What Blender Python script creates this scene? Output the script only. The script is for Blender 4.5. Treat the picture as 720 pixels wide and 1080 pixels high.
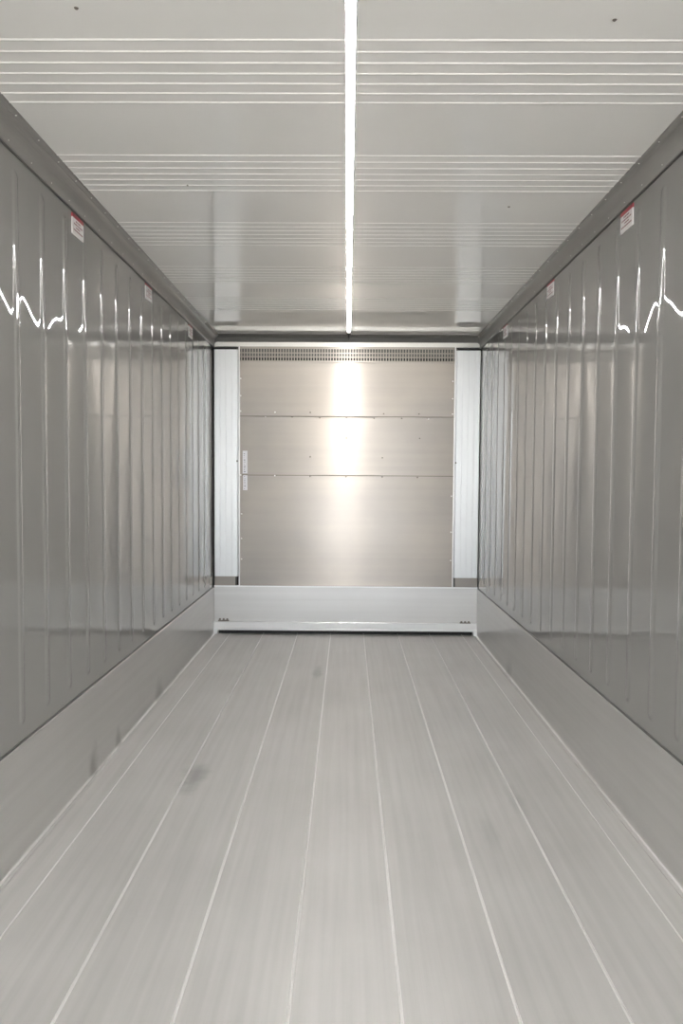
import bpy, bmesh, math, random
from mathutils import Matrix, Vector
random.seed(7)
for o in list(bpy.data.objects): bpy.data.objects.remove(o)
S = bpy.context.scene
C = S.collection

# ------------------------------------------------------------ camera
CX, CZ = 0.016, 1.470
cd = bpy.data.cameras.new('camera'); cam = bpy.data.objects.new('camera', cd); C.objects.link(cam)
cd.sensor_fit = 'VERTICAL'; cd.sensor_height = 36.0; cd.lens = 26.0; cd.clip_start = 0.02
PITCH, YAW, ROLL = math.radians(-2.64), math.radians(0.47), math.radians(0.36)
M = (Matrix.Translation((CX, 0, CZ)) @ Matrix.Rotation(YAW, 4, 'Z') @ Matrix.Rotation(math.pi/2 + PITCH, 4, 'X')
     @ Matrix.Rotation(ROLL, 4, 'Z'))
cam.matrix_world = M
S.camera = cam

# ------------------------------------------------------------ world, light, exposure
W = bpy.data.worlds.new('sky'); S.world = W; W.use_nodes = True
bg = W.node_tree.nodes['Background']
bg.inputs['Color'].default_value = (0.84, 0.92, 1.0, 1)
bg.inputs['Strength'].default_value = 3.4
sd = bpy.data.lights.new('sun', 'SUN'); sun = bpy.data.objects.new('sun', sd); C.objects.link(sun)
sd.energy = 95.0; sd.angle = math.radians(1.5); sd.color = (1.0, 0.96, 0.9)
sun.rotation_euler = (math.radians(-12), math.radians(38), 0)   # from the side and ahead: it lights the yard behind the open rear
LED_POWER = 105.0
LED_COLOR = (1.0, 0.98, 0.96, 1)
S.view_settings.view_transform = 'Standard'
S.view_settings.look = 'None'
S.view_settings.gamma = 1.0
S.view_settings.use_curve_mapping = False
S.view_settings.exposure = 0.44

# ------------------------------------------------------------ dimensions
HW = 1.239          # half inner width
YB = 6.90           # front of the bulkhead
YE = 7.06           # end wall
YR = -3.0           # rear door opening
ZC = 2.775          # ceiling
ZT = 2.675          # lower edge of the cove trim
ZS = 0.440          # top of the kick plates
SC = 113.0
def PX(px): return (px-366.5)/SC + 0.022
def PZ(py): return 1.465 - (py-504)/SC

# ------------------------------------------------------------ materials
def newmat(name):
    m = bpy.data.materials.new(name); m.use_nodes = True
    nt = m.node_tree; b = nt.nodes['Principled BSDF']
    return m, nt, b
def N(nt, t, **kw):
    n = nt.nodes.new(t)
    for k, v in kw.items(): setattr(n, k, v)
    return n
def plain(name, col, rough=0.5, metal=0.0, coat=0.0, noise=0.04, scale=6.0, spec=0.5):
    m, nt, b = newmat(name)
    tc = N(nt, 'ShaderNodeTexCoord'); no = N(nt, 'ShaderNodeTexNoise'); no.inputs['Scale'].default_value = scale
    nt.links.new(tc.outputs['Object'], no.inputs['Vector'])
    mx = N(nt, 'ShaderNodeMix', data_type='RGBA')
    mx.inputs[6].default_value = tuple(c*(1-noise) for c in col)+(1,)
    mx.inputs[7].default_value = tuple(min(1, c*(1+noise)) for c in col)+(1,)
    nt.links.new(no.outputs['Fac'], mx.inputs[0]); nt.links.new(mx.outputs[2], b.inputs['Base Color'])
    b.inputs['Roughness'].default_value = rough; b.inputs['Metallic'].default_value = metal
    b.inputs['Coat Weight'].default_value = coat; b.inputs['Coat Roughness'].default_value = 0.04
    b.inputs['Specular IOR Level'].default_value = spec
    return m

def streaked(name, c1, c2, vscale, rough, metal, bump=0.0, bdist=0.001, waves=None, rough2=None, aniso=0.0, spots=None, big=1.3, bigamt=0.5):
    """metal with fine streaks (object space) plus broad cloudy wear"""
    m, nt, b = newmat(name); L = nt.links.new
    tc = N(nt, 'ShaderNodeTexCoord')
    mp = N(nt, 'ShaderNodeMapping'); mp.inputs['Scale'].default_value = vscale
    L(tc.outputs['Object'], mp.inputs['Vector'])
    n1 = N(nt, 'ShaderNodeTexNoise'); n1.inputs['Scale'].default_value = 1.0; n1.inputs['Detail'].default_value = 4
    L(mp.outputs[0], n1.inputs['Vector'])
    n2 = N(nt, 'ShaderNodeTexNoise'); n2.inputs['Scale'].default_value = big; n2.inputs['Detail'].default_value = 5
    L(tc.outputs['Object'], n2.inputs['Vector'])
    a = N(nt, 'ShaderNodeMath', operation='MULTIPLY'); L(n2.outputs['Fac'], a.inputs[0]); a.inputs[1].default_value = bigamt
    a2 = N(nt, 'ShaderNodeMath', operation='MULTIPLY_ADD'); L(n1.outputs['Fac'], a2.inputs[0]); a2.inputs[1].default_value = 1-bigamt
    L(a.outputs[0], a2.inputs[2])
    cr = N(nt, 'ShaderNodeMapRange'); L(a2.outputs[0], cr.inputs['Value'])
    cr.inputs['From Min'].default_value = 0.35; cr.inputs['From Max'].default_value = 0.65
    mx = N(nt, 'ShaderNodeMix', data_type='RGBA'); L(cr.outputs[0], mx.inputs[0])
    mx.inputs[6].default_value = c1+(1,); mx.inputs[7].default_value = c2+(1,)
    out = mx.outputs[2]
    for (px, py, pz, rx, ry, rz, amt) in (spots or []):
        sp = N(nt, 'ShaderNodeMapping', vector_type='POINT')
        sp.inputs['Scale'].default_value = (1/rx, 1/ry, 1/rz)
        sp.inputs['Location'].default_value = (-px/rx, -py/ry, -pz/rz)
        nd = N(nt, 'ShaderNodeTexNoise'); nd.inputs['Scale'].default_value = 7
        L(tc.outputs['Object'], nd.inputs['Vector']); L(tc.outputs['Object'], sp.inputs['Vector'])
        ln = N(nt, 'ShaderNodeVectorMath', operation='LENGTH'); L(sp.outputs[0], ln.inputs[0])
        ad = N(nt, 'ShaderNodeMath', operation='MULTIPLY_ADD'); L(nd.outputs['Fac'], ad.inputs[0]); ad.inputs[1].default_value = 1.3
        L(ln.outputs['Value'], ad.inputs[2])
        mr = N(nt, 'ShaderNodeMapRange', interpolation_type='SMOOTHSTEP'); L(ad.outputs[0], mr.inputs['Value'])
        mr.inputs['From Min'].default_value = 0.75; mr.inputs['From Max'].default_value = 1.65
        mr.inputs['To Min'].default_value = 1-amt; mr.inputs['To Max'].default_value = 1.0
        ml = N(nt, 'ShaderNodeMix', data_type='RGBA', blend_type='MULTIPLY'); ml.inputs[0].default_value = 1
        L(out, ml.inputs[6]); L(mr.outputs[0], ml.inputs[7]); out = ml.outputs[2]
    L(out, b.inputs['Base Color'])
    b.inputs['Metallic'].default_value = metal
    if rough2 is None: b.inputs['Roughness'].default_value = rough
    else:
        rr = N(nt, 'ShaderNodeMapRange'); L(n2.outputs['Fac'], rr.inputs['Value'])
        rr.inputs['From Min'].default_value = 0.3; rr.inputs['From Max'].default_value = 0.7
        rr.inputs['To Min'].default_value = rough; rr.inputs['To Max'].default_value = rough2
        L(rr.outputs[0], b.inputs['Roughness'])
    h = n1.outputs['Fac']
    if waves:
        wm = N(nt, 'ShaderNodeMapping'); wm.inputs['Scale'].default_value = waves
        L(tc.outputs['Object'], wm.inputs['Vector'])
        wv = N(nt, 'ShaderNodeTexWave'); wv.inputs['Scale'].default_value = 1.0; L(wm.outputs[0], wv.inputs['Vector'])
        s = N(nt, 'ShaderNodeMath', operation='MULTIPLY_ADD'); L(wv.outputs['Fac'], s.inputs[0]); s.inputs[1].default_value = 0.6
        L(h, s.inputs[2]); h = s.outputs[0]
    if bump:
        bp = N(nt, 'ShaderNodeBump'); bp.inputs['Strength'].default_value = bump; bp.inputs['Distance'].default_value = bdist
        L(h, bp.inputs['Height']); L(bp.outputs[0], b.inputs['Normal'])
    return m

# floor spots: stains seen on the planks (world metres, objects sit at the origin)
fl_spots = [(-0.725, 3.56, 0, 0.085, 0.24, 1, 0.36), (-0.20, 5.50, 0, 0.05, 0.30, 1, 0.26),
            (0.80, 3.35, 0, 0.05, 0.20, 1, 0.14), (0.62, 3.0, 0, 0.05, 0.22, 1, 0.10)]
M_floor = streaked('extruded_aluminium_floor', (0.40, 0.392, 0.38), (0.48, 0.472, 0.46), (34, 0.9, 1), 0.46, 0.25,
                   bump=0.16, bdist=0.001, waves=(45, 0, 0), rough2=0.52, spots=fl_spots, big=1.7, bigamt=0.5)
M_seam = plain('floor_seam_bead', (0.68, 0.67, 0.655), 0.45, 0.35)
M_kick_l = streaked('aluminium_kick_plate', (0.61, 0.60, 0.585), (0.70, 0.69, 0.675), (1, 0.8, 30), 0.30, 0.75, bump=0.05,
                    bdist=0.001, rough2=0.36, big=1.2, bigamt=0.6,
                    spots=[(-1.23, 3.57, 0.05, 1, 0.10, 0.16, 0.38), (-1.23, 3.98, 0.02, 1, 0.07, 0.10, 0.30), (-1.23, 4.85, 0.03, 1, 0.14, 0.14, 0.26),
                           (1.23, 5.5, 0.03, 1, 0.16, 0.12, 0.22)])
M_trim = plain('trim_satin_metal', (0.33, 0.322, 0.308), 0.34, 0.35, noise=0.05)
M_bulk = streaked('rolled_aluminium_sheet', (0.37, 0.345, 0.322), (0.46, 0.418, 0.372), (0.35, 1, 16), 0.43, 0.95, bump=0.05,
                  bdist=0.001, rough2=0.47, big=1.1, bigamt=0.78)
_b = M_bulk.node_tree.nodes['Principled BSDF']; _b.inputs['Anisotropic'].default_value = 0.9
_t = M_bulk.node_tree.nodes.new('ShaderNodeCombineXYZ'); _t.inputs['Z'].default_value = 1.0
M_bulk.node_tree.links.new(_t.outputs[0], _b.inputs['Tangent'])
_b.inputs['Coat Weight'].default_value = 0.22; _b.inputs['Coat Roughness'].default_value = 0.10
M_low = streaked('bulkhead_lower_sheet', (0.61, 0.598, 0.585), (0.69, 0.68, 0.668), (0.4, 1, 20), 0.32, 0.7, bump=0.03,
                 bdist=0.001, rough2=0.4)
M_rail = plain('pale_rail_metal', (0.84, 0.84, 0.84), 0.32, 0.45)
M_col = plain('white_post_coating', (0.86, 0.88, 0.895), 0.42, 0.45, noise=0.02)
M_head = plain('pale_header_coating', (0.74, 0.73, 0.70), 0.30, 0.3)
M_black = plain('black_rubber_gap_shade', (0.012, 0.012, 0.012), 0.6)  # black of the rubber parts, also shade painted into the bulkhead gaps
M_dark = plain('dark_void', (0.03, 0.029, 0.027), 0.8)  # near-black colour stands in for the shade behind the bulkhead
M_rivet = plain('rivet_metal', (0.85, 0.84, 0.82), 0.3, 0.3)
M_rivet_d = plain('dull_rivet_metal', (0.20, 0.18, 0.16), 0.4, 0.7)
M_sticker = plain('sticker_white', (0.80, 0.78, 0.78), 0.4)
M_red = plain('sticker_red', (0.36, 0.035, 0.055), 0.4)
M_ink = plain('sticker_ink', (0.30, 0.14, 0.15), 0.5)
M_inkg = plain('grey_ink', (0.22, 0.22, 0.23), 0.5)
M_lab = plain('label_white', (0.78, 0.78, 0.82), 0.35)
M_grille = plain('grille_metal', (0.36, 0.335, 0.30), 0.40, 0.6)
M_ground = plain('concrete_apron', (0.46, 0.45, 0.43), 0.85)
M_seal = plain('dark_sealant', (0.10, 0.098, 0.092), 0.5)

def glossy(name, col, rough, spec, wav, wdist, wscale, streak=0.0):
    m, nt, b = newmat(name); L = nt.links.new
    tc = N(nt, 'ShaderNodeTexCoord')
    mp = N(nt, 'ShaderNodeMapping'); mp.inputs['Scale'].default_value = wscale; L(tc.outputs['Object'], mp.inputs['Vector'])
    n = N(nt, 'ShaderNodeTexNoise'); n.inputs['Scale'].default_value = 1; n.inputs['Detail'].default_value = 1.0
    L(mp.outputs[0], n.inputs['Vector'])
    bp = N(nt, 'ShaderNodeBump'); bp.inputs['Strength'].default_value = wav; bp.inputs['Distance'].default_value = wdist
    L(n.outputs['Fac'], bp.inputs['Height']); L(bp.outputs[0], b.inputs['Normal'])
    n2 = N(nt, 'ShaderNodeTexNoise'); n2.inputs['Scale'].default_value = 2; n2.inputs['Detail'].default_value = 4
    L(tc.outputs['Object'], n2.inputs['Vector'])
    mx = N(nt, 'ShaderNodeMix', data_type='RGBA'); L(n2.outputs['Fac'], mx.inputs[0])
    mx.inputs[6].default_value = tuple(c*0.96 for c in col)+(1,); mx.inputs[7].default_value = tuple(c*1.04 for c in col)+(1,)
    L(mx.outputs[2], b.inputs['Base Color'])
    b.inputs['Roughness'].default_value = rough; b.inputs['Specular IOR Level'].default_value = spec
    return m
M_wall = glossy('grey_gloss_wall_skin', (0.235, 0.231, 0.22), 0.022, 1.0, 0.10, 0.003, (1, 1.6, 0.9))
M_ceil = glossy('white_gloss_ceiling_skin', (0.91, 0.905, 0.89), 0.004, 1.0, 0.004, 0.001, (1.5, 1.5, 1))

M_led, nt, b = newmat('led_diffuser')
b.inputs['Base Color'].default_value = (0.9, 0.9, 0.9, 1)
b.inputs['Emission Color'].default_value = LED_COLOR
b.inputs['Emission Strength'].default_value = LED_POWER

# ------------------------------------------------------------ helpers
def link(name, bm, mat, parent=None, smooth=False):
    bmesh.ops.recalc_face_normals(bm, faces=bm.faces)
    me = bpy.data.meshes.new(name); bm.to_mesh(me); bm.free()
    if smooth:
        for p in me.polygons: p.use_smooth = True
    me.materials.append(mat)
    o = bpy.data.objects.new(name, me); C.objects.link(o)
    if parent: o.parent = parent
    return o
def struct(o): o['kind'] = 'structure'; return o
def box(bm, x0, x1, y0, y1, z0, z1, bev=0.0):
    r = bmesh.ops.create_cube(bm, size=1.0)
    vs = r['verts']
    for v in vs:
        v.co = Vector(((x0+x1)/2 + v.co.x*(x1-x0), (y0+y1)/2 + v.co.y*(y1-y0), (z0+z1)/2 + v.co.z*(z1-z0)))
    if bev:
        es = list({e for v in vs for e in v.link_edges})
        bmesh.ops.bevel(bm, geom=es, offset=bev, segments=2, affect='EDGES', profile=0.6)
def extr(bm, prof, a, b, f):
    """closed profile swept from a to b; f(u, v, t) -> point"""
    A = [bm.verts.new(f(u, v, a)) for u, v in prof]; B = [bm.verts.new(f(u, v, b)) for u, v in prof]
    n = len(prof)
    for i in range(n):
        j = (i+1) % n; bm.faces.new((A[i], A[j], B[j], B[i]))
    bm.faces.new(A); bm.faces.new(B[::-1])
def prop(o, label, cat, group=None):
    o['label'] = label; o['category'] = cat
    if group: o['group'] = group
    return o
def empty(name, loc):
    o = bpy.data.objects.new(name, None); C.objects.link(o); o.location = loc; o.empty_display_size = 0.1
    return o
def shift(o, root):
    """parts are modelled in world metres; keep them there below an empty with a location"""
    o.parent = root; o.matrix_parent_inverse = Matrix.Translation(root.location).inverted(); return o

# ------------------------------------------------------------ side walls with pressed vertical ribs
def side_wall(name, sgn, y_first):
    bm = bmesh.new()
    hwid, H = 0.028, 0.0042
    z0, z1 = 0.515, 2.605
    ribs = []
    y = y_first
    while y > YR + 0.1: y -= 0.2435
    y += 0.2435
    while y < YB - 0.05: ribs.append(y); y += 0.2435
    ys = {YR, YE}
    for r in ribs:
        for k in range(-7, 8): ys.add(round(r + hwid*1.05*k/7, 5))
    for a in ribs:
        for k in range(1, 9): ys.add(round(a + hwid*1.05 + (0.2435-2*hwid*1.05)*k/9, 5))
    ys = sorted(v for v in ys if YR <= v <= YE)
    zs = [0.0, 0.2, 0.42]
    k = z0 - hwid*1.2
    while k <= z0 + 0.05: zs.append(k); k += 0.006
    zs += [0.75, 0.95, 1.15, 1.35, 1.55, 1.75, 1.95, 2.15, 2.35]
    k = z1 - 0.05
    while k <= z1 + hwid*1.2: zs.append(k); k += 0.006
    zs += [2.66, 2.72, ZC]
    import bisect
    rnd = random.Random(11 if sgn < 0 else 23)
    bul = [rnd.choice((-1, 1, 1))*rnd.uniform(0.0012, 0.0028) for _ in range(len(ribs)+2)]
    tw = [rnd.uniform(-0.6, 0.6) for _ in range(len(ribs)+2)]
    def off(y, z):
        return rib(y, z) + skin(y, z)
    def skin(y, z):
        i = bisect.bisect(ribs, y)
        if i == 0 or i >= len(ribs): return 0.0
        u = (y-ribs[i-1])/(ribs[i]-ribs[i-1]); e = min(1, max(0, (z-0.44)/0.3), max(0, (2.67-z)/0.3))
        return e*bul[i]*math.sin(math.pi*u)*(1+tw[i]*math.sin(3.1*u+2.3*z+i))
    def rib(y, z):
        i = bisect.bisect(ribs, y); best = 9
        for r in ribs[max(0, i-1):i+1]:
            dz = z0+hwid*0.6 - z if z < z0+hwid*0.6 else (z - z1+hwid*0.6 if z > z1-hwid*0.6 else 0)
            best = min(best, math.hypot(y-r, dz))
        t = min(1, max(0, (best-0.0105)/0.0165))       # flat crown, straight flanks, short fillets
        t = t + 0.045*math.sin(2*math.pi*t)*-1
        return H*(1-t)
    rows = []
    for z in zs:
        rows.append([bm.verts.new((sgn*(HW - off(y, z)), y, z)) for y in ys])
    for a, b_ in zip(rows[:-1], rows[1:]):
        for i in range(len(ys)-1):
            bm.faces.new((a[i], a[i+1], b_[i+1], b_[i]))
    # thickness: outer skin and edges
    o0 = [bm.verts.new((sgn*(HW+0.08), yy, zz)) for yy, zz in ((YR, 0), (YE, 0), (YE, ZC), (YR, ZC))]
    bm.faces.new(o0)
    bm.faces.new([rows[0][0], o0[0], o0[3], rows[-1][0]] + [r[0] for r in rows[-2:0:-1]])
    bm.faces.new([rows[0][-1], o0[1], o0[2], rows[-1][-1]] + [r[-1] for r in rows[-2:0:-1]])
    o = link(name, bm, M_wall, smooth=True)
    md = o.modifiers.new('weighted', 'WEIGHTED_NORMAL'); md.keep_sharp = True
    return struct(o)
side_wall('wall_left', -1, 2.815)
side_wall('wall_right', 1, 2.70)

# ------------------------------------------------------------ floor: one slab with raised seam beads
bm = bmesh.new(); box(bm, -HW-0.08, HW+0.08, YR, YE+0.06, -0.06, 0.0)
floor = struct(link('floor', bm, M_floor))
seams = [-1.08, -0.768, -0.447, -0.137, 0.173, 0.494, 0.795, 1.095]
for i, x in enumerate(seams):
    bm = bmesh.new()
    edge = i in (0, 7)
    wd = 0.0062
    prof = [(x-wd, -0.001), (x-wd*0.6, 0.0022), (x-0.0012, 0.0028), (x-0.0006, 0.0002), (x+0.0006, 0.0002), (x+0.0012, 0.0028),
            (x+wd*0.6, 0.0022), (x+wd, -0.001)]
    if edge: prof = [(x-0.004, -0.001), (x-0.002, 0.0026), (x+0.002, 0.0026), (x+0.004, -0.001)]
    extr(bm, prof, YR, YE, lambda u, v, t: (u, t, v))
    link('plank_joint', bm, M_seam, floor)

# kick plates
for sgn, nm in ((-1, 'baseboard_left'), (1, 'baseboard_right')):
    bm = bmesh.new()
    X = HW
    prof = [(X, 0.0), (X-0.020, 0.0), (X-0.019, 0.003), (X-0.013, 0.006), (X-0.010, 0.012), (X-0.009, 0.02), (X-0.009, ZS-0.008), (X-0.005, ZS), (X, ZS)]
    extr(bm, prof, YR, YE, lambda u, v, t: (sgn*u, t, v))
    kb = struct(link(nm, bm, M_kick_l))
    bm = bmesh.new(); box(bm, sgn*(HW-0.006), sgn*(HW+0.001), YR, YE, ZS-0.001, ZS+0.006)
    link('sealant_line', bm, M_seal, kb)
    bm = bmesh.new(); box(bm, sgn*(HW-0.038), sgn*(HW-0.0285), YR, YE, -0.001, 0.0035, 0.001)
    link('floor_bead', bm, M_floor, kb)

# ------------------------------------------------------------ ceiling with groups of fine pressed ribs
bm = bmesh.new()
prof = []
lines = []
g = 2.27 - 0.793*6
while g < 6.1:
    for k in range(7): lines.append(g + k*0.0615)
    g += 0.793
pts = [(YR, ZC)]
for y in lines:
    if YR+0.05 < y < YE-0.08:
        for dy, dz in ((-0.0065, 0), (-0.004, -0.0018), (0, -0.0027), (0.004, -0.0018), (0.0065, 0)):
            pts.append((y+dy, ZC+dz))
pts.append((YE, ZC)); pts += [(YE, ZC+0.09), (YR, ZC+0.09)]
extr(bm, pts, -HW-0.08, HW+0.08, lambda u, v, t: (t, u, v))
ceil = struct(link('ceiling', bm, M_ceil))

# cove trims (side, back)
def cove(X, inset=0.083):
    z0, z1 = ZT, ZC
    P = [(X, z1), (X-inset, z1), (X-inset, z1-0.004), (X-inset+0.003, z1-0.008), (X-inset+0.018, z1-0.012)]
    w = inset-0.018-0.014
    for k in range(0, 7):                                  # concave middle
        a = math.radians(90*k/6)
        P.append((X-0.014-w*(1-math.sin(a))*0.98, z1-0.014-0.055*(1-math.cos(a))))
    P += [(X-0.0125, z0+0.020), (X-0.010, z0+0.004), (X-0.006, z0), (X, z0)]
    return P
rv = bpy.data.meshes.new('rivet')
tb = bmesh.new(); bmesh.ops.create_uvsphere(tb, u_segments=10, v_segments=6, radius=0.0036); 
for v in tb.verts: v.co.z *= 0.6
tb.to_mesh(rv); tb.free(); rv.materials.append(M_rivet)
for p in rv.polygons: p.use_smooth = True
def rivet(parent, loc, s=1.0, rot=(0, 0, 0), mesh=None):
    o = bpy.data.objects.new('rivet', mesh or rv); C.objects.link(o)
    o.parent = parent; o.matrix_parent_inverse = Matrix.Translation(parent.location).inverted()
    o.location = loc; o.scale = (s, s, s); o.rotation_euler = rot
    return o
for sgn, nm in ((-1, 'trim_1'), (1, 'trim_2')):
    bm = bmesh.new()
    extr(bm, cove(HW, 0.064 if sgn < 0 else 0.048), YR, YE-0.0, lambda u, v, t: (sgn*u, t, v))
    t = struct(link(nm, bm, M_trim))
    bm = bmesh.new(); box(bm, sgn*(HW-0.005), sgn*(HW+0.001), YR, YE, ZT-0.007, ZT+0.001)
    link('sealant_line', bm, M_seal, t)
    # dark corner cap where the side trim meets the end
    bm = bmesh.new()
    ins = 0.064 if sgn < 0 else 0.048
    q = [(HW-ins-0.003, ZC-0.001), (HW-ins-0.003, ZC-0.009), (HW-ins+0.020, ZC-0.017), (HW-ins+0.024, ZC-0.012)]
    extr(bm, q, YB-0.62, YB-0.12, lambda u, v, tt: (sgn*u, tt, v))
    link('corner_bracket', bm, M_rivet_d, t)
    y = 2.32
    while y < YB-0.3:
        rivet(t, (sgn*(HW-(0.054 if sgn < 0 else 0.039)), y, ZC-0.0105), 1.0, (0, math.radians(10*sgn), 0))
        rivet(t, (sgn*(HW-0.0122), y+0.03, ZT+0.016), 0.8, (0, math.radians(90), 0))
        y += 0.196

# ------------------------------------------------------------ end wall and header
bm = bmesh.new(); box(bm, -HW-0.08, HW+0.08, YE, YE+0.06, 0, ZC+0.09)
back = struct(link('wall_back', bm, M_dark))
# pale header band with rounded corners just under the ceiling
bm = bmesh.new()
def rr(x0, x1, z0, z1, r, top_only=True):
    P = [(x0, z0), (x1, z0)]
    for k in range(7):
        a = math.radians(90*k/6); P.append((x1-r+r*math.cos(a), z1-r+r*math.sin(a)))
    for k in range(7):
        a = math.radians(90+90*k/6); P.append((x0+r+r*math.cos(a), z1-r+r*math.sin(a)))
    return P
extr(bm, rr(-HW+0.012, HW-0.012, 2.682, 2.722, 0.03), YB+0.005, YB+0.05, lambda u, v, t: (u, t, v))
head = struct(link('trim_3', bm, M_head))
# dull dark end trim of the ceiling over the header
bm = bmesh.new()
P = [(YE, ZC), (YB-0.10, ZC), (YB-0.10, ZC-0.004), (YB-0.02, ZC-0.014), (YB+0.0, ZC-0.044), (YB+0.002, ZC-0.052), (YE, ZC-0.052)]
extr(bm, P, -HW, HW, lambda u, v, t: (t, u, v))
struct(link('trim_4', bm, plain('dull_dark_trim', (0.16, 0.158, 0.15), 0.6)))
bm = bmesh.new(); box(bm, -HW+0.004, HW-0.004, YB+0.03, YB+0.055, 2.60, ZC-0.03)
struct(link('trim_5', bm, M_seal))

# ------------------------------------------------------------ bulkhead at the front of the load space
BK = prop(empty('air_return_bulkhead', (0, YB, 0)),
          'full-width aluminium bulkhead with white side posts and a slotted air grille on top', 'bulkhead')
def part(name, bm, mat, root=BK, smooth=False, label=None):
    o = link(name, bm, mat, smooth=smooth); shift(o, root)
    if label: o['label'] = label
    return o
XL, XR = PX(251), PX(478)
# three overlapping sheets, faintly bowed as in rolled stock
def sheet(z0, z1, y, bow, tilt, ph):
    bm = bmesh.new(); nx, nz = 40, 10
    def yy(x, z):
        u = (x-XL)/(XR-XL); w = (z-z0)/(z1-z0)
        return y + bow*(math.sin(math.pi*(u*3+ph)) * (0.5+0.5*math.cos(math.pi*(w-0.3)))) + tilt*(w-0.5) + 0.0010*math.sin(5.1*u+4*w+ph)
    F = [[bm.verts.new((XL+(XR-XL)*i/nx, yy(XL+(XR-XL)*i/nx, z0+(z1-z0)*j/nz), z0+(z1-z0)*j/nz)) for i in range(nx+1)] for j in range(nz+1)]
    for j in range(nz):
        for i in range(nx): bm.faces.new((F[j][i], F[j][i+1], F[j+1][i+1], F[j+1][i]))
    bord0 = F[0] + [r[-1] for r in F[1:-1]] + F[-1][::-1] + [r[0] for r in F[-2:0:-1]]
    bord = [bm.verts.new(v.co) for v in bord0]
    bk = [bm.verts.new((v.co.x, YB+0.03, v.co.z)) for v in bord]
    n = len(bord)
    for i in range(n): bm.faces.new((bord[i], bk[i], bk[(i+1) % n], bord[(i+1) % n]))
    bm.faces.new(bk)
    return bm
ZG0, ZG1 = PZ(382), PZ(366.8)
part('sheet_panel', sheet(PZ(439.2), ZG0, YB+0.003, 0.0030, 0.004, 0.2), M_bulk, smooth=False)
part('sheet_panel', sheet(PZ(501), PZ(439.0), YB+0.008, 0.0026, 0.001, 0.5), M_bulk)
part('sheet_panel', sheet(PZ(619), PZ(500.8), YB+0.003, 0.0030, -0.003, 0.35), M_bulk)
for o in [c for c in bpy.data.objects if c.name.startswith('sheet_panel')]:
    for p in o.data.polygons: p.use_smooth = len(p.vertices) == 4 and abs(p.normal.y) > 0.9
for z in (PZ(439.1), PZ(500.9)):
    bm = bmesh.new(); box(bm, XL, XR, YB-0.0015, YB+0.004, z-0.004, z+0.002)
    part('lap_joint', bm, plain('lap_edge', (0.16, 0.14, 0.12), 0.5, 0.3))
# grille
bm = bmesh.new()
nb = 78
for i in range(nb+1):
    x = XL + (XR-XL)*i/nb
    box(bm, x-0.0048, x+0.0048, YB-0.003, YB+0.004, ZG0, ZG1)
for z, h in ((ZG0+0.003, 0.005), (ZG0+0.040, 0.0045), (ZG0+0.078, 0.0045), (ZG1-0.009, 0.010)):
    box(bm, XL, XR, YB-0.004, YB+0.003, z-h, z+h)
part('air_grille', bm, M_grille, label='slotted air grille across the top')
bm = bmesh.new(); box(bm, XL, XR, YB+0.05, YB+0.056, ZG0-0.02, ZG1+0.01)
part('grille_void_shade', bm, M_dark)  # dark sheet painted as the shade of the void behind the grille
# rolled edge under the grille
bm = bmesh.new(); box(bm, XL, XR, YB-0.006, YB+0.004, ZG0-0.010, ZG0-0.001, 0.003)
part('grille_edge', bm, M_bulk)
# posts: ribbed white extrusions
def post(x0, x1):
    bm = bmesh.new(); n = 4
    prof = [(x0, YB+0.03), (x0, YB-0.028), (x0+0.006, YB-0.034)]
    for k in range(1, n):
        xx = x0 + (x1-x0)*k/n
        prof += [(xx-0.004, YB-0.034), (xx-0.002, YB-0.0325), (xx+0.002, YB-0.0325), (xx+0.004, YB-0.034)]
    prof += [(x1-0.006, YB-0.034), (x1, YB-0.028), (x1, YB+0.03)]
    extr(bm, prof, PZ(608), PZ(370.5), lambda u, v, t: (u, v, t))
    return bm
part('side_post', post(PX(225.6), PX(250.6)), M_col, label='white ribbed post at the left edge')
part('side_post', post(PX(478.0), PX(503.2)), M_col, label='white ribbed post at the right edge')
for x in (PX(251.6), PX(477.2)):
    bm = bmesh.new(); box(bm, x-0.005, x+0.005, YB-0.012, YB+0.004, PZ(619), ZG1)
    part('edge_strip', bm, M_rail)
for x0, x1 in ((PX(225.4), PX(249)), (PX(480), PX(503.5))):
    bm = bmesh.new(); box(bm, x0, x1, YB-0.02, YB+0.02, PZ(370.8), PZ(368.6))
    part('post_gap_shade', bm, M_black)  # black strip stands in for the shaded gap above the post
    bm = bmesh.new(); box(bm, x0, x1, YB-0.010, YB+0.01, PZ(618.5), PZ(608))
    part('notch_plate', bm, M_bulk)
for x in (PX(248.3), PX(478.8)):
    bm = bmesh.new(); box(bm, x-0.007, x+0.007, YB-0.0125, YB-0.0, PZ(618), PZ(608.6))
    part('notch_slot', bm, M_seal)
# lower plate, foot rail, feet
X0, X1 = PX(225), PX(503.5)
bm = bmesh.new(); box(bm, X0, X1, YB-0.022, YB+0.03, PZ(656.5), PZ(618.2), 0.002)
part('lower_panel', bm, M_low)
bm = bmesh.new(); box(bm, X0, X1, YB-0.024, YB-0.020, PZ(619.2), PZ(617.8))
part('panel_lip', bm, M_rail)
bm = bmesh.new(); 
pr = [(YB+0.03, PZ(665)), (YB+0.03, PZ(656)), (YB-0.026, PZ(656)), (YB-0.034, PZ(656.8)), (YB-0.034, PZ(663)), (YB-0.040, PZ(663.6)), (YB-0.040, PZ(665))]
extr(bm, pr, X0, X1, lambda u, v, t: (t, u, v)); part('foot_rail', bm, M_rail)
for x0, x1 in ((X0, X0+0.036), (X1-0.036, X1)):
    bm = bmesh.new(); box(bm, x0, x1, YB-0.038, YB+0.02, 0.0, PZ(664), 0.002); part('foot', bm, M_rail)
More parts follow.
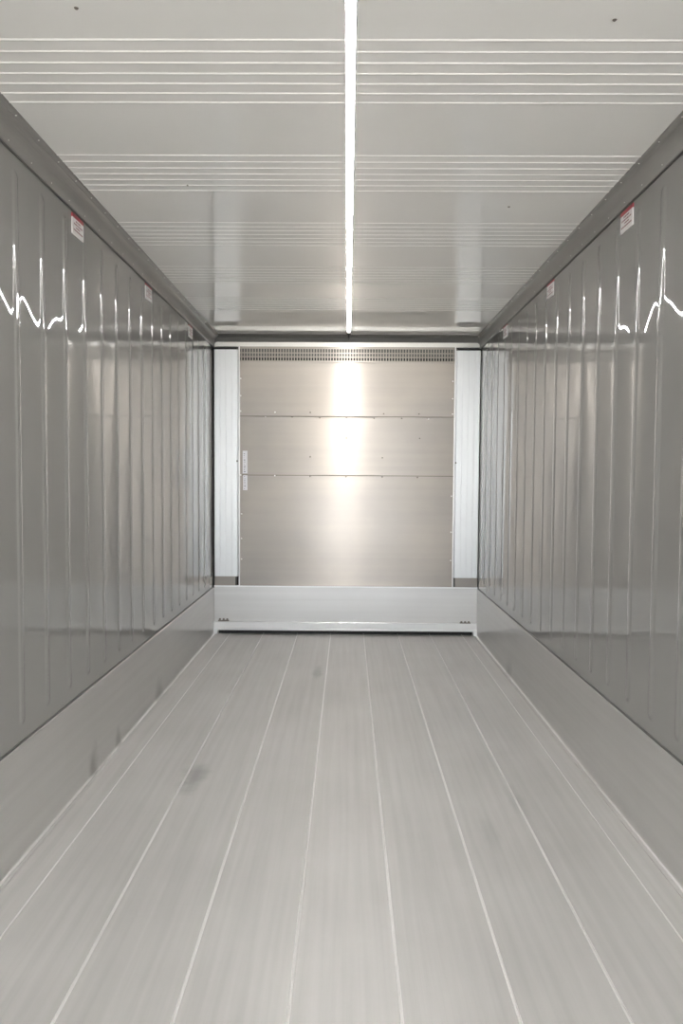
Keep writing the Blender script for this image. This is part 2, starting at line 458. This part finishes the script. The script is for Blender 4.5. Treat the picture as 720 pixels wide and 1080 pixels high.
for x0, x1 in ((X0-0.012, X0-0.001), (X1+0.001, X1+0.012)):
    bm = bmesh.new(); box(bm, x0, x1, YB-0.034, YB+0.01, 0.002, PZ(603)); part('edge_gasket', bm, M_black)
bm = bmesh.new(); box(bm, X0+0.04, X1-0.04, YB+0.015, YB+0.03, 0.0, PZ(664)); part('under_gap_shade', bm, M_black)  # black sheet painted as the shade in the open gap under the bulkhead
# rivets in the sheets
rd = rv.copy(); rd.materials.clear(); rd.materials.append(M_rivet_d)
RR = (math.radians(90), 0, 0)
riv = [(253,400),(253,418),(253,434),(289,435),(326,435),(364,430),(364,435.5),(307,439.8),(336,440.6),(364,440.8),(279,439.5),
       (393,440.8),(422,440.8),(450,441),(403,436),(440,436),(475,420),(475,402),(475,436),
       (364,461.5),(326,481.5),(402,482),(441,461.5),(289,501.5),(326,502),(364,502.3),(402,502.3),(439,502.5),(253,501),
       (254,542),(254,568),(254,590),(475,522),(475,560),(475,590)]
for (a, c) in riv:
    dark = 300 < a < 445
    rivet(BK, (PX(a), YB-0.001 if not (438 < c < 501) else YB+0.004, PZ(c)), 2.0, RR, rd if dark else rv)
for x, z in ((PX(249.7), PZ(486.5)), (PX(478.6), PZ(487))):
    rivet(BK, (x, YB-0.034, z), 2.2, RR, rd)

# ------------------------------------------------------------ LED strip under the ceiling
LX = 0.016
LD = prop(empty('led_strip_light', (LX, 0, ZC)), 'long glowing LED strip light along the middle of the ceiling', 'light')
bm = bmesh.new()
prof = [(LX-0.0140, ZC-0.001), (LX-0.0140, ZC-0.0050), (LX-0.007, ZC-0.0062), (LX+0.007, ZC-0.0062), (LX+0.0140, ZC-0.0050), (LX+0.0140, ZC-0.001)]
extr(bm, prof, YR+0.3, 6.62, lambda u, v, t: (u, t, v)); part('light_diffuser', bm, M_led, LD)
for sg in (-1, 1):
    bm = bmesh.new()
    extr(bm, [(LX+sg*0.0138, ZC), (LX+sg*0.0138, ZC-0.0068), (LX+sg*0.0155, ZC-0.0068), (LX+sg*0.0185, ZC)], YR+0.3, 6.62, lambda u, v, t: (u, t, v))
    part('channel_edge', bm, M_col, LD)
bm = bmesh.new()
box(bm, LX-0.018, LX+0.018, 6.62, 6.70, ZC-0.026, ZC, 0.004); box(bm, LX-0.007, LX+0.007, 6.70, 6.80, ZC-0.05, ZC-0.012, 0.003)
part('end_cap', bm, M_black, LD)

# ------------------------------------------------------------ stickers on the walls
def sticker(sgn, y, w, h, zt, label, group, red=0.2):
    root = prop(empty('warning_sticker', (sgn*HW, y, zt-h/2)), label, 'sticker', group)
    def flat(name, y0, y1, z0, z1, mat, lift):
        bm = bmesh.new(); box(bm, sgn*(HW-lift), sgn*(HW-lift-0.0006), y0, y1, z0, z1)
        return part(name, bm, mat, root)
    base = 0.0052
    bm = bmesh.new(); box(bm, sgn*(HW+0.0001), sgn*(HW-base-0.0006), y-w/2, y+w/2, zt-h, zt-h*red)
    part('white_panel', bm, M_sticker, root)
    bm = bmesh.new(); box(bm, sgn*(HW+0.0001), sgn*(HW-base-0.0006), y-w/2, y+w/2, zt-h*red, zt)
    part('red_header', bm, M_red, root)
    bm = bmesh.new(); rnd = random.Random(int(y*100))
    for k, (a, b_) in enumerate(((0.28, 0.72), (0.12, 0.88), (0.30, 0.66), (0.08, 0.92))):
        z = zt - h*(0.32+0.15*k); p = a
        while p < b_:
            q = min(b_, p+rnd.uniform(0.05, 0.14))
            box(bm, sgn*(HW-base-0.0002), sgn*(HW-base-0.0011), y-w/2+w*p, y-w/2+w*q, z-h*0.035, z+h*0.035); p = q+0.035
    part('printed_text', bm, M_ink, root)
ys_l = (3.455, 4.67, 5.90); ys_r = (3.32, 4.55, 5.83)
dl = (('red-headed white sticker on the left wall, nearest the viewer', 'warning stickers under the left trim'),
      ('red-headed sticker on the left wall, second from the viewer', 'warning stickers under the left trim'),
      ('small white sticker on the left wall closest to the bulkhead', 'warning stickers under the left trim'))
dr = (('red-headed white sticker on the right wall, nearest the viewer', 'warning stickers under the right trim'),
      ('red-headed sticker on the right wall, second from the viewer', 'warning stickers under the right trim'),
      ('small white sticker on the right wall closest to the bulkhead', 'warning stickers under the right trim'))
for k, (y, (a, b_)) in enumerate(zip(ys_l, dl)): sticker(-1, y, 0.14, 0.092, ZT-0.014, a, b_, (0.2, 0.13, 0.08)[k])
for k, (y, (a, b_)) in enumerate(zip(ys_r, dr)): sticker(1, y, 0.14, 0.092, ZT-0.014, a, b_, (0.2, 0.13, 0.08)[k])

# vertical labels stuck on the bulkhead sheet
def vlabel(x0, x1, z0, z1, yf, label):
    root = prop(empty('vertical_label', ((x0+x1)/2, yf, z0)), label, 'label', 'white vertical labels on the bulkhead')
    bm = bmesh.new(); box(bm, x0, x1, yf-0.002, yf+0.004, z0, z1); part('label_film', bm, M_lab, root)
    bm = bmesh.new(); rnd = random.Random(int(z0*100)); z = z0+0.012
    while z < z1-0.014:
        h = rnd.uniform(0.006, 0.014)
        box(bm, x0+0.010, x0+0.010+rnd.uniform(0.004, 0.018), yf-0.0028, yf-0.0015, z, z+h*0.6); z += h+rnd.uniform(0.006, 0.012)
    part('printed_text', bm, M_inkg, root)
vlabel(PX(255), PX(260), PZ(499.4), PZ(475.5), YB+0.002, 'upper narrow white label stuck vertically beside the left bulkhead post')
vlabel(PX(255.5), PX(260), PZ(517), PZ(501.2), YB-0.001, 'lower narrow white label under the sheet joint beside the left post')
# small dark plates on the lower panel
def plate(x0, x1, z0, z1, label, teeth):
    root = prop(empty('rating_plate', ((x0+x1)/2, YB-0.03, z0)), label, 'plate', 'small plates on the lower bulkhead panel')
    bm = bmesh.new(); box(bm, x0, x1, YB-0.030, YB-0.018, z0, z1*0.45+z0*0.55, 0.001); part('plate_strip', bm, M_rivet_d, root)
    for k in range(teeth):
        x = x0 + (x1-x0)*(k+0.5)/teeth
        bm = bmesh.new(); box(bm, x-0.009, x+0.009, YB-0.030, YB-0.018, z0+(z1-z0)*0.4, z1, 0.002); part('plate_stud', bm, M_rivet_d, root)
plate(PX(229.5), PX(241), PZ(655.9), PZ(652.8), 'small dark plate low at the left end of the bulkhead', 3)
plate(PX(485), PX(496.5), PZ(656.4), PZ(654.0), 'small dark plate low at the right end of the bulkhead', 3)

# small plugs in the ceiling
for k, (x, y, lab) in enumerate(((-0.75, 2.12, 'small ceiling screw nearest the viewer left of the light strip'),
                                 (0.765, 2.17, 'small ceiling screw nearest the viewer right of the light strip'),
                                 (-0.71, 3.37, 'farther small ceiling screw left of the light strip'),
                                 (0.78, 3.62, 'farther small ceiling screw right of the light strip'))):
    bm = bmesh.new(); bmesh.ops.create_cone(bm, cap_ends=True, segments=14, radius1=0.004, radius2=0.0065, depth=0.003,
                                            matrix=Matrix.Translation((0, 0, -0.0015)))
    o = link('ceiling_screw', bm, M_rivet_d); o.location = (x, y, ZC)
    prop(o, lab, 'screw', 'ceiling screws')

# ground outside the open rear
bm = bmesh.new(); box(bm, -14, 14, -26, YR-0.2, -1.35, -1.25)
g = struct(link('ground', bm, M_ground))
